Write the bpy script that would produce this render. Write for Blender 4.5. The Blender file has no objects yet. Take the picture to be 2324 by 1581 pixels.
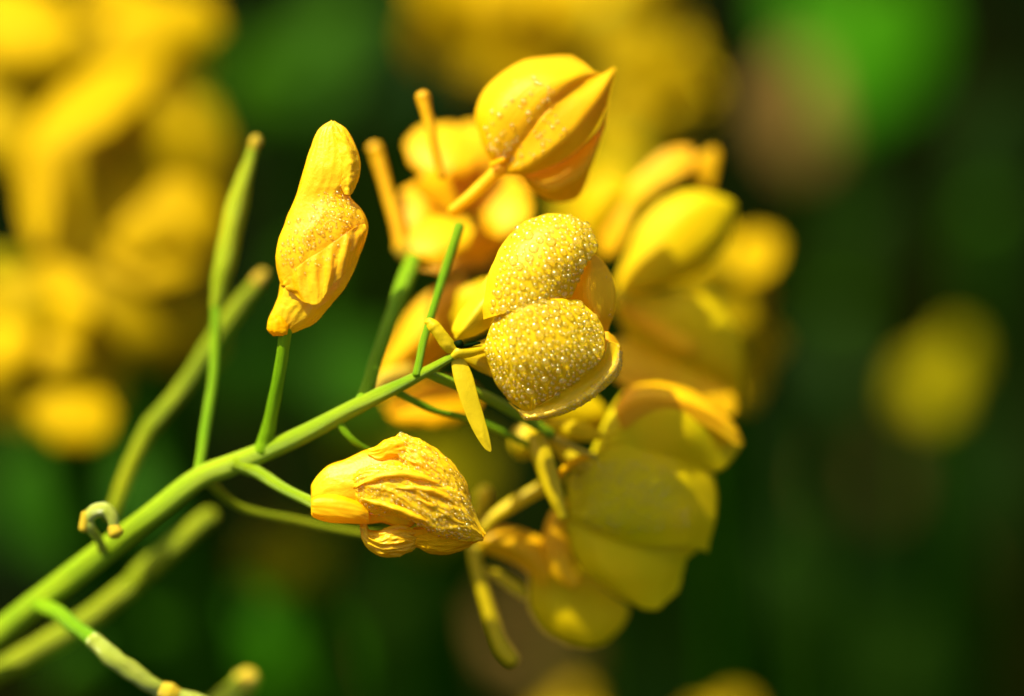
import bpy, math, random
from mathutils import Vector, Matrix, noise
R = math.radians
random.seed(7)
S = bpy.context.scene
# ---------------------------------------------------------------- camera
# one Blender unit = one centimetre; the frame is 6 cm wide where the lens is focused
S.unit_settings.system = 'METRIC'; S.unit_settings.scale_length = 0.01
PITCH, D, W, PW, PH = R(40), 20.0, 6.0, 2324.0, 1581.0
FOC = Vector((0, 0, 30))
FWD = Vector((0, math.cos(PITCH), -math.sin(PITCH)))
UP = Vector((0, math.sin(PITCH), math.cos(PITCH)))
RT = Vector((1, 0, 0))
CAMP = FOC - FWD * D
K = W / PW                                   # centimetres per pixel at the focus distance
cd = bpy.data.cameras.new('camera'); cam = bpy.data.objects.new('camera', cd)
S.collection.objects.link(cam); S.camera = cam
cam.location = CAMP; cam.rotation_euler = (R(90) - PITCH, 0, 0)
cd.sensor_width = 36; cd.lens = 36 * D / W; cd.clip_start = 0.5; cd.clip_end = 2000
cd.dof.use_dof = True; cd.dof.focus_distance = D - 0.07
APER = 1.85                                  # lens opening, cm
cd.dof.aperture_fstop = cd.lens * 1e-3 / APER
cd.dof.aperture_blades = 0
# ---------------------------------------------------------------- light
SUN = (RT * -0.42 + UP * 0.80 - FWD * 0.42).normalized()
el = math.asin(SUN.z); az = math.atan2(SUN.x, SUN.y)
w = bpy.data.worlds.new('World'); S.world = w; w.use_nodes = True
nt = w.node_tree; nt.nodes.clear()
sky = nt.nodes.new('ShaderNodeTexSky'); sky.sky_type = 'NISHITA'; sky.sun_disc = False
sky.air_density = .7; sky.dust_density = 3.5; sky.ozone_density = .5; sky.sun_elevation = el; sky.sun_rotation = az
bg = nt.nodes.new('ShaderNodeBackground'); bg.inputs[1].default_value = 0.105
wo = nt.nodes.new('ShaderNodeOutputWorld')
nt.links.new(sky.outputs[0], bg.inputs[0]); nt.links.new(bg.outputs[0], wo.inputs[0])
sd = bpy.data.lights.new('sun', 'SUN'); sd.energy = 4.8; sd.angle = R(0.5); sd.color = (1, 0.94, 0.72)
so = bpy.data.objects.new('sun', sd); S.collection.objects.link(so)
so.rotation_euler = SUN.to_track_quat('Z', 'Y').to_euler()
S.view_settings.view_transform = 'Standard'; S.view_settings.look = 'None'
S.view_settings.exposure = 0.95; S.view_settings.gamma = 1.0
S.cycles.use_denoising = True; S.cycles.denoiser = 'OPENIMAGEDENOISE'
S.cycles.use_adaptive_sampling = False
S.cycles.max_bounces = 10; S.cycles.transparent_max_bounces = 16
S.cycles.sample_clamp_indirect = 6; S.cycles.sample_clamp_direct = 0
S.cycles.caustics_reflective = False

# ---------------------------------------------------------------- helpers
def at(x, y, z=0.0):
    """a point seen at photo pixel (x, y) (2324 wide), z pixels nearer than the focus plane"""
    d = D - z * K; s = d / D * K
    return CAMP + FWD * d + RT * ((x - PW / 2) * s) - UP * ((y - PH / 2) * s)
# crops the shapes were measured in: origin and scale to photo pixels
REG = {'P': (0, 0, 1), 'A': (573, 223, .403), 'B': (955.6, 414, .403), 'C': (637, 923.7, .2619),
       'H': (955.6, 1019, .355), 'T': (892, 0, .403), 'L': (0, 1019, .355)}
def tr(reg, p, z0=0, zs=1):
    ox, oy, s = REG[reg]
    return (ox + p[0] * s, oy + p[1] * s, z0 + (p[2] if len(p) > 2 else 0) * s * zs)
def cr(p, t):
    """Catmull-Rom through the list p, t in 0..1"""
    n = len(p) - 1; f = min(max(t, 0), 1) * n; i = min(int(f), n - 1); u = f - i
    p1, p2 = p[i], p[i + 1]
    p0 = p[i - 1] if i > 0 else tuple(2 * a - b for a, b in zip(p1, p2))
    p3 = p[i + 2] if i + 2 <= n else tuple(2 * b - a for a, b in zip(p1, p2))
    return tuple(0.5 * (2 * b + (c - a) * u + (2 * a - 5 * b + 4 * c - d) * u * u + (3 * b - a - 3 * c + d) * u ** 3)
                 for a, b, c, d in zip(p0, p1, p2, p3))
def mesh_obj(name, vs, fs, mat, parent=None, uv=None):
    me = bpy.data.meshes.new(name); me.from_pydata([tuple(v) for v in vs], [], fs)
    if uv:
        l = me.uv_layers.new(name='UVMap')
        for lp in me.loops: l.data[lp.index].uv = uv[lp.vertex_index]
    for p in me.polygons: p.use_smooth = True
    me.materials.append(mat); me.update()
    o = bpy.data.objects.new(name, me); S.collection.objects.link(o)
    if parent: o.parent = parent
    return o
def empty(name, loc, label=None, cat=None, group=None):
    o = bpy.data.objects.new(name, None); S.collection.objects.link(o); o.location = loc
    o.empty_display_size = 0.2
    if label: o['label'] = label
    if cat: o['category'] = cat
    if group: o['group'] = group
    return o
def adopt(o, root):
    """parent o (built in world coordinates) without moving it"""
    o.parent = root
    m = root.matrix_world if False else Matrix.Translation(root.location)
    if root.parent: m = Matrix.Translation(root.parent.location + root.location) if root.type == 'EMPTY' else m
    o.matrix_parent_inverse = m.inverted() if root.type == 'EMPTY' else Matrix()
    return o
def sheet(name, reg, net, mat, parent, z0=0, zs=1, nu=44, nv=56, thick=3.2, disp=None, edge=0, label=None):
    """curved petal skin through a net of control points (rows of equal length), closed with real thickness.
    returns object; o_pts(u, v) gives surface point and normal for dew"""
    rows = [[tr(reg, p, z0, zs) for p in r] for r in net]
    sd_ = random.random() * 50
    def P(u, v):
        c = [cr(r, u) for r in rows]
        x, y, z = cr(c, v)
        if edge:
            e = edge * (noise.noise(Vector((u * 5 + sd_, v * 5, 1.3))) )
            m = max(abs(u - .5), abs(v - .5)) * 2
            x += e * m ** 4; y += edge * noise.noise(Vector((u * 5, v * 5 + sd_, 7.7))) * m ** 4
        q = at(x, y, z)
        return q
    pts = [[P(i / nu, j / nv) for i in range(nu + 1)] for j in range(nv + 1)]
    def nrm(i, j, g):
        a = g[j][min(i + 1, nu)] - g[j][max(i - 1, 0)]; b = g[min(j + 1, nv)][i] - g[max(j - 1, 0)][i]
        n = a.cross(b)
        if n.length < 1e-12: n = -FWD.copy()
        n.normalize()
        if n.dot(-FWD) < 0: n = -n
        return n
    N = [[nrm(i, j, pts) for i in range(nu + 1)] for j in range(nv + 1)]
    if disp:
        pts = [[pts[j][i] + N[j][i] * disp(i / nu, j / nv) * K for i in range(nu + 1)] for j in range(nv + 1)]
        N = [[nrm(i, j, pts) for i in range(nu + 1)] for j in range(nv + 1)]
    vs, fs, uv = [], [], []
    for j in range(nv + 1):
        for i in range(nu + 1):
            m = max(abs(i / nu - .5), abs(j / nv - .5)) * 2
            vs.append(pts[j][i]); uv.append((i / nu, j / nv))
    n0 = len(vs)
    for j in range(nv + 1):
        for i in range(nu + 1):
            vs.append(pts[j][i] - N[j][i] * thick * K * .5); uv.append((i / nu, j / nv))
    id_ = lambda i, j: j * (nu + 1) + i
    for j in range(nv):
        for i in range(nu):
            a, b, c, d = id_(i, j), id_(i + 1, j), id_(i + 1, j + 1), id_(i, j + 1)
            fs.append((a, b, c, d)); fs.append((n0 + d, n0 + c, n0 + b, n0 + a))
    rim = [id_(i, 0) for i in range(nu)] + [id_(nu, j) for j in range(nv)] + [id_(i, nv) for i in range(nu, 0, -1)] + [id_(0, j) for j in range(nv, 0, -1)]
    for k in range(len(rim)):
        a, b = rim[k], rim[(k + 1) % len(rim)]
        fs.append((b, a, n0 + a, n0 + b))
    o = mesh_obj(name, vs, fs, mat, None, uv)
    if parent: adopt(o, parent)
    if label: o['label'] = label
    def surf(u, v):
        i, j = min(int(u * nu), nu - 1), min(int(v * nv), nv - 1); fu, fv = u * nu - i, v * nv - j
        p = (pts[j][i] * (1 - fu) + pts[j][i + 1] * fu) * (1 - fv) + (pts[j + 1][i] * (1 - fu) + pts[j + 1][i + 1] * fu) * fv
        return p, N[j][i]
    o_surf[o.name] = surf
    return o
o_surf = {}
def loft(name, reg, rows, mat, parent, z0=0, nu=48, nv=60, disp=None, sq=1.0, label=None):
    """closed body: each row = (xa, ya, xb, yb, depth[, z]) one edge, other edge, half depth"""
    rr = []
    for r in rows:
        ox, oy, s = REG[reg]
        rr.append((ox + r[0] * s, oy + r[1] * s, ox + r[2] * s, oy + r[3] * s, r[4] * s, z0 + (r[5] * s if len(r) > 5 else 0)))
    def P(u, v):
        xa, ya, xb, yb, dp, z = cr(rr, v); th = u * 2 * math.pi
        c = math.cos(th); s_ = math.sin(th)
        t = .5 - .5 * c
        return at(xa + (xb - xa) * t, ya + (yb - ya) * t, z + dp * s_)
    pts = [[P(i / nu, j / nv) for i in range(nu)] for j in range(nv + 1)]
    def nrm(i, j, g):
        a = g[j][(i + 1) % nu] - g[j][i - 1]; b = g[min(j + 1, nv)][i] - g[max(j - 1, 0)][i]
        n = a.cross(b); cen = sum(g[j], Vector()) / nu
        if n.length < 1e-12: n = g[j][i] - cen
        if n.length < 1e-12: n = -FWD.copy()
        n.normalize()
        if n.dot(g[j][i] - cen) < 0: n = -n
        return n
    N = [[nrm(i, j, pts) for i in range(nu)] for j in range(nv + 1)]
    if disp:
        pts = [[pts[j][i] + N[j][i] * disp(i / nu, j / nv) * K for i in range(nu)] for j in range(nv + 1)]
        N = [[nrm(i, j, pts) for i in range(nu)] for j in range(nv + 1)]
    vs = [p for r in pts for p in r]; uv = [(i / nu, j / nv) for j in range(nv + 1) for i in range(nu)]
    fs = []
    for j in range(nv):
        for i in range(nu):
            a, b = j * nu + i, j * nu + (i + 1) % nu
            fs.append((a, b, b + nu, a + nu))
    fs.append(tuple(range(nu - 1, -1, -1))); fs.append(tuple(range(nv * nu, nv * nu + nu)))
    o = mesh_obj(name, vs, fs, mat, None, uv)
    if parent: adopt(o, parent)
    if label: o['label'] = label
    def surf(u, v):
        i, j = int(u * nu) % nu, min(int(v * nv), nv)
        return pts[j][i], N[j][i]
    o_surf[o.name] = surf
    return o
def tube(name, reg, pts, mat, parent, z0=0, seg=14, n=40, label=None, bump=0, world=None):
    """round stalk through (x, y, z, radius) points, tapered, closed round ends"""
    pp = [tr(reg, p, z0) + (p[3] * REG[reg][2],) for p in pts]
    path = []
    for k in range(n + 1):
        x, y, z, r = cr(pp, k / n); path.append((at(x, y, z), max(r, .2) * K))
    if world: path = path + world
    return tube_w(name, path, mat, parent, seg, label, bump)
def tube_w(name, path, mat, parent, seg=14, label=None, bump=0):
    vs, fs, uv = [], [], []; m = len(path)
    rings = []
    t0 = (path[1][0] - path[0][0]).normalized(); t1 = (path[-1][0] - path[-2][0]).normalized()
    for q in (1.0, .75, .4): rings.append((path[0][0] - t0 * path[0][1] * q * .8, path[0][1] * math.sqrt(max(0.02, 1 - q * q)), t0))
    for k in range(m):
        t = (path[min(k + 1, m - 1)][0] - path[max(k - 1, 0)][0]).normalized(); rings.append((path[k][0], path[k][1], t))
    for q in (.4, .75, 1.0): rings.append((path[-1][0] + t1 * path[-1][1] * q * .8, path[-1][1] * math.sqrt(max(0.02, 1 - q * q)), t1))
    x = None
    for k, (c, r, t) in enumerate(rings):
        if x is None: x = t.orthogonal().normalized()
        x = (x - t * x.dot(t)).normalized(); y = t.cross(x)
        for i in range(seg):
            a = 2 * math.pi * i / seg
            rr = r * (1 + bump * noise.noise(Vector((math.cos(a) * 1.5, math.sin(a) * 1.5, k * .22))))
            vs.append(c + (x * math.cos(a) + y * math.sin(a)) * rr); uv.append((i / seg * 3, k / len(rings)))
    for k in range(len(rings) - 1):
        for i in range(seg):
            a, b = k * seg + i, k * seg + (i + 1) % seg
            fs.append((a, b, b + seg, a + seg))
    fs.append(tuple(range(seg - 1, -1, -1))); fs.append(tuple(range((len(rings) - 1) * seg, len(rings) * seg)))
    o = mesh_obj(name, vs, fs, mat, None, uv)
    if parent: adopt(o, parent)
    if label: o['label'] = label
    return o
def strap(name, reg, pts, mat, parent, z0=0, cup=.35, roll=0, nu=16, nv=36, label=None, thick=4, disp=None):
    """narrow leaf-like piece (sepal, petal claw) along (x, y, z, half width) points"""
    pp = [tr(reg, p, z0) + (p[3] * REG[reg][2],) for p in pts]; net = []
    n = max(8, len(pp) * 2)
    for k in range(n + 1):
        x, y, z, r = cr(pp, k / n); x2, y2, z2, _ = cr(pp, min(1, k / n + .02)); x1, y1, z1, _ = cr(pp, max(0, k / n - .02))
        dx, dy = x2 - x1, y2 - y1; L = math.hypot(dx, dy) or 1; px, py = -dy / L, dx / L; r = max(r, .6)
        cr_, sr_ = math.cos(roll), math.sin(roll)
        net.append([(x + px * r * s * cr_, y + py * r * s * cr_, z + r * (cup * (1 - s * s) + s * sr_)) for s in (-1, -.6, 0, .6, 1)])
    return sheet(name, 'P', net, mat, parent, 0, 1, nu, nv, thick, disp)

# ---------------------------------------------------------------- materials
def mat_new(name):
    m = bpy.data.materials.new(name); m.use_nodes = True; m.node_tree.nodes.clear(); return m, m.node_tree
def N_(nt, t, **kw):
    n = nt.nodes.new('ShaderNode' + t)
    for k, v in kw.items(): setattr(n, k, v)
    return n
def petal_mat(name, c1, c2, trans=.45, tcol=None, rough=.45, spec=.35, scale=3.0, bump=.25, vein=0.0, bscale=26, wet=0):
    """thin petal: diffuse skin that also lets light through; colour drifts between c1 and c2 over the petal"""
    m, nt = mat_new(name); L = nt.links.new
    tc = N_(nt, 'TexCoord'); nz = N_(nt, 'TexNoise'); nz.inputs['Scale'].default_value = scale; nz.inputs['Detail'].default_value = 4
    L(tc.outputs['Object'], nz.inputs['Vector'])
    rp = N_(nt, 'ValToRGB'); rp.color_ramp.elements[0].position = .35; rp.color_ramp.elements[1].position = .68
    rp.color_ramp.elements[0].color = (*c1, 1); rp.color_ramp.elements[1].color = (*c2, 1)
    L(nz.outputs['Fac'], rp.inputs['Fac'])
    pb = N_(nt, 'BsdfPrincipled'); pb.inputs['Roughness'].default_value = rough; pb.inputs['Specular IOR Level'].default_value = spec
    L(rp.outputs[0], pb.inputs['Base Color'])
    tl = N_(nt, 'BsdfTranslucent')
    if tcol: tl.inputs[0].default_value = (*tcol, 1)
    else: L(rp.outputs[0], tl.inputs[0])
    mx = N_(nt, 'MixShader'); mx.inputs[0].default_value = trans
    L(pb.outputs[0], mx.inputs[1]); L(tl.outputs[0], mx.inputs[2])
    n2 = N_(nt, 'TexNoise'); n2.inputs['Scale'].default_value = bscale; n2.inputs['Detail'].default_value = 6; n2.inputs['Roughness'].default_value = .6
    L(tc.outputs['Object'], n2.inputs['Vector'])
    bp = N_(nt, 'Bump'); bp.inputs['Strength'].default_value = bump; bp.inputs['Distance'].default_value = .02
    L(n2.outputs['Fac'], bp.inputs['Height'])
    last = bp
    if vein:
        mp = N_(nt, 'Mapping'); mp.inputs['Scale'].default_value = (1.0, .16, 1)
        L(tc.outputs['UV'], mp.inputs[0])
        wv = N_(nt, 'TexWave'); wv.inputs['Scale'].default_value = 5; wv.inputs['Distortion'].default_value = 5; wv.inputs['Detail'].default_value = 3
        L(mp.outputs[0], wv.inputs['Vector'])
        b2 = N_(nt, 'Bump'); b2.inputs['Strength'].default_value = vein; b2.inputs['Distance'].default_value = .012
        L(wv.outputs['Fac'], b2.inputs['Height']); L(bp.outputs[0], b2.inputs['Normal']); last = b2
    L(last.outputs[0], pb.inputs['Normal']); L(last.outputs[0], tl.inputs['Normal'])
    if wet:
        pb.inputs['Coat Weight'].default_value = wet; pb.inputs['Coat Roughness'].default_value = .12; pb.inputs['Coat IOR'].default_value = 1.33
    o = N_(nt, 'OutputMaterial'); L(mx.outputs[0], o.inputs[0])
    return m
def stalk_mat(name, c1, c2, rough=.42, spec=.45, trans=.06, scale=2.2):
    return petal_mat(name, c1, c2, trans, None, rough, spec, scale, .35, .5, 40)
M = {}
M['petal'] = petal_mat('petal_yellow', (.93, .54, .001), (.96, .66, .002), .48, None, .45, .22, 3, .15, .08)
M['dewy'] = petal_mat('petal_dewy', (.90, .62, .002), (.94, .70, .004), .45, None, .42, .3, 3, .2, .06)
M['olive'] = petal_mat('petal_olive', (.80, .62, .001), (.90, .62, .001), .46, None, .5, .12, 1.6, .15, .06)
M['lime'] = petal_mat('petal_lime', (.78, .68, .001), (.90, .68, .001), .46, None, .5, .12, 1.6, .15, .05)
M['wither'] = petal_mat('petal_withered', (.94, .52, .001), (.97, .66, .003), .36, None, .38, .35, 5, .3, .15, 30)
M['orange'] = petal_mat('petal_orange', (.90, .46, .001), (.95, .54, .001), .42, None, .5, .05, 4, .2, .06)
M['sepal'] = petal_mat('sepal', (.70, .52, .002), (.80, .60, .003), .35, None, .45, .25, 4, .2, .06)
M['pistil'] = petal_mat('pistil', (.82, .40, .001), (.90, .50, .002), .2, None, .45, .25, 4, .3, 0)
M['stem'] = stalk_mat('stem_green', (.19, .33, .001), (.31, .42, .002), .45, .18)
M['pedicel'] = stalk_mat('pedicel_green', (.14, .31, .001), (.22, .38, .002), .5, .12)
M['pod'] = stalk_mat('pod_green', (.28, .38, .002), (.40, .44, .004), .45, .25)
M['pale'] = stalk_mat('pod_pale', (.38, .46, .02), (.52, .52, .06), .3, 1.0)
M['tip'] = stalk_mat('pod_tip', (.58, .40, .01), (.72, .48, .02), .45, .25)
M['bgpetal'] = petal_mat('petal_far', (.62, .40, .001), (.74, .50, .001), .45, None, .6, .05, .8, .1)
M['bgshaded_orange'] = petal_mat('petal_far_shaded_orange', (.46, .31, .001), (.56, .38, .001), .45, None, .6, .05, .8, .1)  # darker copy of the far petal, shade inside the flower mass painted in
def leaf_mat(name, c1, c2, trans=.35): return petal_mat(name, c1, c2, trans, None, .6, .04, .5, .3, 0, 3)
M['leaf'] = leaf_mat('leaf_green', (.016, .075, .0003), (.04, .13, .0004))
M['leafb'] = leaf_mat('leaf_bright', (.022, .13, .0003), (.05, .21, .0004))
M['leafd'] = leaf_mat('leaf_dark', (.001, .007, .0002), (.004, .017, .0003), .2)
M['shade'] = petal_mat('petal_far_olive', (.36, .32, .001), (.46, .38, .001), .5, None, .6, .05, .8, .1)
M['podb'] = stalk_mat('pod_dull', (.20, .27, .001), (.30, .33, .002), .5, .12)
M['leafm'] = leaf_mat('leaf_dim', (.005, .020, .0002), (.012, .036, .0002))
M['dry'] = leaf_mat('dry_leaf', (.26, .15, .03), (.38, .23, .05), .1)
M['stone'] = leaf_mat('dead_leaf', (.08, .05, .01), (.13, .085, .02), 0)
def soil_mat():
    m, nt = mat_new('soil'); L = nt.links.new
    tc = N_(nt, 'TexCoord'); nz = N_(nt, 'TexNoise'); nz.inputs['Scale'].default_value = .12; nz.inputs['Detail'].default_value = 8
    L(tc.outputs['Object'], nz.inputs['Vector'])
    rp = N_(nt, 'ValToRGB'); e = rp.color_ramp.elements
    e[0].position = .4; e[0].color = (.0008, .003, .0002, 1); e[1].position = .7; e[1].color = (.006, .004, .0003, 1)  # near-black: the shade over the ground is put into the soil colour
    L(nz.outputs['Fac'], rp.inputs[0]); pb = N_(nt, 'BsdfPrincipled'); pb.inputs['Roughness'].default_value = .95; pb.inputs['Specular IOR Level'].default_value = 0
    L(rp.outputs[0], pb.inputs['Base Color'])
    n2 = N_(nt, 'TexNoise'); n2.inputs['Scale'].default_value = 1.5; n2.inputs['Detail'].default_value = 8; L(tc.outputs['Object'], n2.inputs['Vector'])
    bp = N_(nt, 'Bump'); bp.inputs['Distance'].default_value = .6; bp.inputs['Strength'].default_value = .8; L(n2.outputs['Fac'], bp.inputs['Height']); L(bp.outputs[0], pb.inputs['Normal'])
    o = N_(nt, 'OutputMaterial'); L(pb.outputs[0], o.inputs[0]); return m
def water_mat():
    m, nt = mat_new('dew_water'); L = nt.links.new
    rf = N_(nt, 'BsdfRefraction'); rf.inputs['IOR'].default_value = 1.33; rf.inputs['Roughness'].default_value = 0.0
    tp = N_(nt, 'BsdfTransparent'); gl = N_(nt, 'BsdfGlossy'); gl.inputs['Roughness'].default_value = .16
    mx = N_(nt, 'MixShader'); mx.inputs[0].default_value = .42; L(rf.outputs[0], mx.inputs[1]); L(tp.outputs[0], mx.inputs[2])
    tg = N_(nt, 'BsdfTranslucent'); tg.inputs[0].default_value = (.95, .84, .04, 1)  # gold tint stands in for sunlight focused through the drop
    dg = N_(nt, 'BsdfDiffuse'); dg.inputs[0].default_value = (.95, .82, .04, 1)
    ma = N_(nt, 'MixShader'); ma.inputs[0].default_value = .35; L(tg.outputs[0], ma.inputs[1]); L(dg.outputs[0], ma.inputs[2])
    mb = N_(nt, 'MixShader'); mb.inputs[0].default_value = .14; L(mx.outputs[0], mb.inputs[1]); L(ma.outputs[0], mb.inputs[2])
    m2 = N_(nt, 'MixShader'); m2.inputs[0].default_value = .085; gl.inputs[0].default_value = (1, .95, .7, 1)
    L(mb.outputs[0], m2.inputs[1]); L(gl.outputs[0], m2.inputs[2])
    o = N_(nt, 'OutputMaterial'); L(m2.outputs[0], o.inputs[0]); return m
M['water'] = water_mat()
def ridged(p, oct=3):
    a = 0; f = 1; s = 1
    for _ in range(oct):
        a += s * (1 - abs(noise.noise(p * f)) * 2); f *= 2.1; s *= .5
    return a - .6
def folds(amp, su, sv, seed=0, oct=3):
    return lambda u, v: amp * 1.4 * (noise.noise(Vector((u * su + seed, v * sv + seed * .37, seed))) + .3 * noise.noise(Vector((u * su * 2.3, v * sv * 2.3 + seed, seed))))
def foldsr(amp, su, sv, seed=0, oct=3):
    """same, but wraps round a loft (u is an angle)"""
    return lambda u, v: amp * ridged(Vector((math.cos(u * 6.2832) * su, math.sin(u * 6.2832) * su + seed, v * sv + seed)), oct)

# ---------------------------------------------------------------- ground
def ground():
    n, e = 60, 400; vs, fs = [], []
    for j in range(n + 1):
        for i in range(n + 1):
            x, y = (i / n - .5) * 2 * e, (j / n - .5) * 2 * e + 60
            vs.append((x, y, noise.noise(Vector((x * .05, y * .05, 0))) * 1.6))
    for j in range(n):
        for i in range(n):
            a = j * (n + 1) + i; fs.append((a, a + 1, a + n + 2, a + n + 1))
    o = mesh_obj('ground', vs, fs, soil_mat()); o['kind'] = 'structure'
ground()

# ---------------------------------------------------------------- foreground flowering stalk
plant = empty('rapeseed_plant', at(-900, 2600, 0) * 1, 'sharp green flowering stalk rising from the lower left with dewy and wilted yellow flowers', 'flowering plant')
plant.location.z = 0
# main stem, running on out of the frame and down to the soil
last = at(-500, 1780, -380)
ground_path = [(last, 34 * K)] + [(last.lerp(Vector((plant.location.x, plant.location.y, 0)), t) + Vector((0, 0, 3 * math.sin(t * 3.14))), (36 + 60 * t) * K) for t in (.12, .25, .4, .55, .7, .85, 1)]
ground_path.reverse()
pp = [(-250, 1625, -400, 34), (-20, 1452, -320, 33), (110, 1352, -265, 31), (235, 1253, -210, 30), (350, 1166, -150, 27), (455, 1086, -125, 26), (555, 1045, -105, 25), (690, 985, -75, 21), (830, 912, -50, 19), (935, 862, -25, 13), (1034, 806, 5, 8)]
q = [(at(*cr([p[:3] for p in pp], k / 60)), cr([(p[3],) for p in pp], k / 60)[0] * K) for k in range(61)]
main = tube_w('main_stem', ground_path + q, M['stem'], plant, 20, None, .12)
def T(name, pts, mat, n=30, label=None, z0=0, parent=None, reg='P', bump=.1): return tube(name, reg, pts, M[mat], parent or plant, z0, 14, n, label, bump)
T('pedicel', [(596, 1022, -90, 20), (606, 985, -80, 17), (618, 930, -60, 15), (634, 850, -30, 14), (648, 752, 0, 15)], 'pedicel')
T('pedicel', [(535, 1050, -105, 24), (580, 1070, -90, 16), (640, 1108, -60, 14), (722, 1148, -20, 14)], 'stem')
T('pedicel', [(822, 914, -50, 17), (850, 830, -90, 16), (885, 730, -160, 17), (915, 650, -220, 20), (938, 590, -280, 18)], 'pedicel')
T('pedicel', [(945, 850, -10, 9), (965, 760, -40, 9), (1005, 630, -90, 10), (1042, 515, -120, 13)], 'pedicel')
T('pedicel', [(962, 848, -20, 8), (1000, 860, -40, 12), (1050, 880, -60, 13), (1130, 915, -110, 13), (1250, 985, -160, 12)], 'stem')
T('pedicel', [(890, 885, -38, 9), (980, 930, -90, 8), (1080, 955, -140, 8), (1200, 1010, -190, 8)], 'pedicel')
T('pedicel', [(478, 1098, -150, 14), (545, 1152, -210, 9), (680, 1182, -240, 8), (830, 1212, -250, 8), (930, 1215, -250, 8)], 'podb')
T('pedicel', [(762, 952, -62, 10), (800, 1000, -60, 8), (850, 1030, -90, 6)], 'pedicel')
# seed pods
def pod(stalk, body, sm='pedicel', bm='pod', tip=None, z0=0, label=None):
    if stalk: T('pedicel', stalk, sm, z0=z0)
    b = T('seed_pod', body, bm, z0=z0, label=label, bump=.18)
    if tip: T('pod_tip', tip, 'tip', 6, parent=b, z0=z0)
pod([(450, 1075, -130, 12), (468, 960, -170, 12), (485, 840, -220, 11), (490, 690, -270, 11)],
    [(490, 695, -270, 13), (505, 620, -275, 23), (530, 500, -280, 26), (556, 400, -280, 17), (574, 340, -280, 11)],
    tip=[(575, 335, -280, 11), (580, 322, -280, 14), (582, 314, -280, 10)], label='upright slim green seed pod with a yellow tip, left of the wilted flower')
pod([(255, 1170, -340, 18), (300, 1050, -360, 19), (345, 960, -380, 20)],
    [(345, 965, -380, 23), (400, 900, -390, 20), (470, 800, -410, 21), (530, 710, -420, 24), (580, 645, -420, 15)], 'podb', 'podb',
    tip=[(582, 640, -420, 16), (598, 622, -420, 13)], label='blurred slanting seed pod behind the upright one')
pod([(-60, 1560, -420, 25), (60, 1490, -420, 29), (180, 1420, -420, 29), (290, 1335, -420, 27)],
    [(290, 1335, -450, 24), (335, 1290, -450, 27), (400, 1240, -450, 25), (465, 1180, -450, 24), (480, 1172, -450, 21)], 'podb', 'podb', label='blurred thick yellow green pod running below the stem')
pod([(85, 1372, -265, 20), (135, 1395, -190, 19), (180, 1430, -140, 18), (212, 1452, -110, 19)],
    [(212, 1452, -110, 20), (260, 1497, -100, 23), (320, 1540, -110, 22), (370, 1570, -120, 18)], 'pedicel', 'pale',
    tip=[(372, 1568, -120, 22), (385, 1574, -120, 25), (398, 1578, -120, 20)], label='pale shiny pod hanging from the stem at the lower left')
T('seed_pod', [(392, 1582, -120, 20), (440, 1590, -130, 18), (520, 1620, -140, 16)], 'pale')
pod(None, [(440, 1680, -420, 34), (500, 1610, -420, 34), (560, 1548, -420, 32)], tip=[(560, 1546, -420, 32), (566, 1538, -420, 26)], label='blurred stubby pod end at the bottom edge')
# curled stub beside the stem
cu = T('curled_sepal', [(232, 1246, -170, 12), (224, 1225, -125, 10), (206, 1200, -90, 13), (199, 1180, -85, 14), (214, 1162, -80, 16), (236, 1157, -78, 17), (253, 1172, -76, 15), (259, 1196, -75, 12)], 'pale', 40, 'small pale curled stub on the stem')
T('anther', [(258, 1200, -74, 15), (263, 1209, -74, 18)], 'tip', 6, parent=cu)
T('anther', [(194, 1168, -80, 10), (190, 1200, -82, 12)], 'tip', 6, parent=cu)

drops = []                                   # (position, normal, radius, owner)
def dew(o, n, u0, u1, v0, v1, r0, r1, keep=None, owner=None):
    f = o_surf[o.name]; got = []; tries = 0
    while len(got) < n and tries < n * 30:
        tries += 1
        u, v = random.uniform(u0, u1), random.uniform(v0, v1)
        if keep and not keep(u, v): continue
        p, nn = f(u, v)
        if nn.dot(-FWD) < .12: continue
        r = (r0 + (r1 - r0) * random.random() ** 1.5) * K
        if any((p - a).length < (r + b) * .92 for a, b in got): continue
        got.append((p, r)); drops.append((p, nn, r, owner or (o.parent if o.parent.type == 'MESH' else o)))

# --- the dewy flower in the middle
fa = T('open_flower', [(1030, 808, 5, 9), (1042, 800, 5, 13), (1062, 800, 0, 12), (1110, 790, -20, 9), (1160, 780, -40, 7)], 'sepal', 16, 'dewy open flower in the middle, covered in water beads')
up = sheet('petal', 'B', [
    [(500, 300, -110), (600, 215, -130), (720, 183, -140), (850, 192, -130), (950, 248, -120)],
    [(435, 385, -60), (560, 300, -10), (710, 240, 0), (865, 245, -10), (982, 305, -90)],
    [(392, 490, -40), (515, 420, 60), (680, 380, 90), (855, 365, 60), (996, 375, -50)],
    [(365, 600, -25), (490, 530, 90), (640, 500, 130), (800, 490, 95), (935, 455, 0)],
    [(350, 700, -20), (460, 640, 85), (600, 610, 128), (745, 605, 105), (885, 560, 0)],
    [(348, 778, -30), (425, 752, 60), (560, 715, 112), (700, 692, 92), (845, 650, -10)]], M['dewy'], fa, 20, .85, 70, 70, 3, folds(1.6, 2.5, 2.5, 3), 3)
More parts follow.
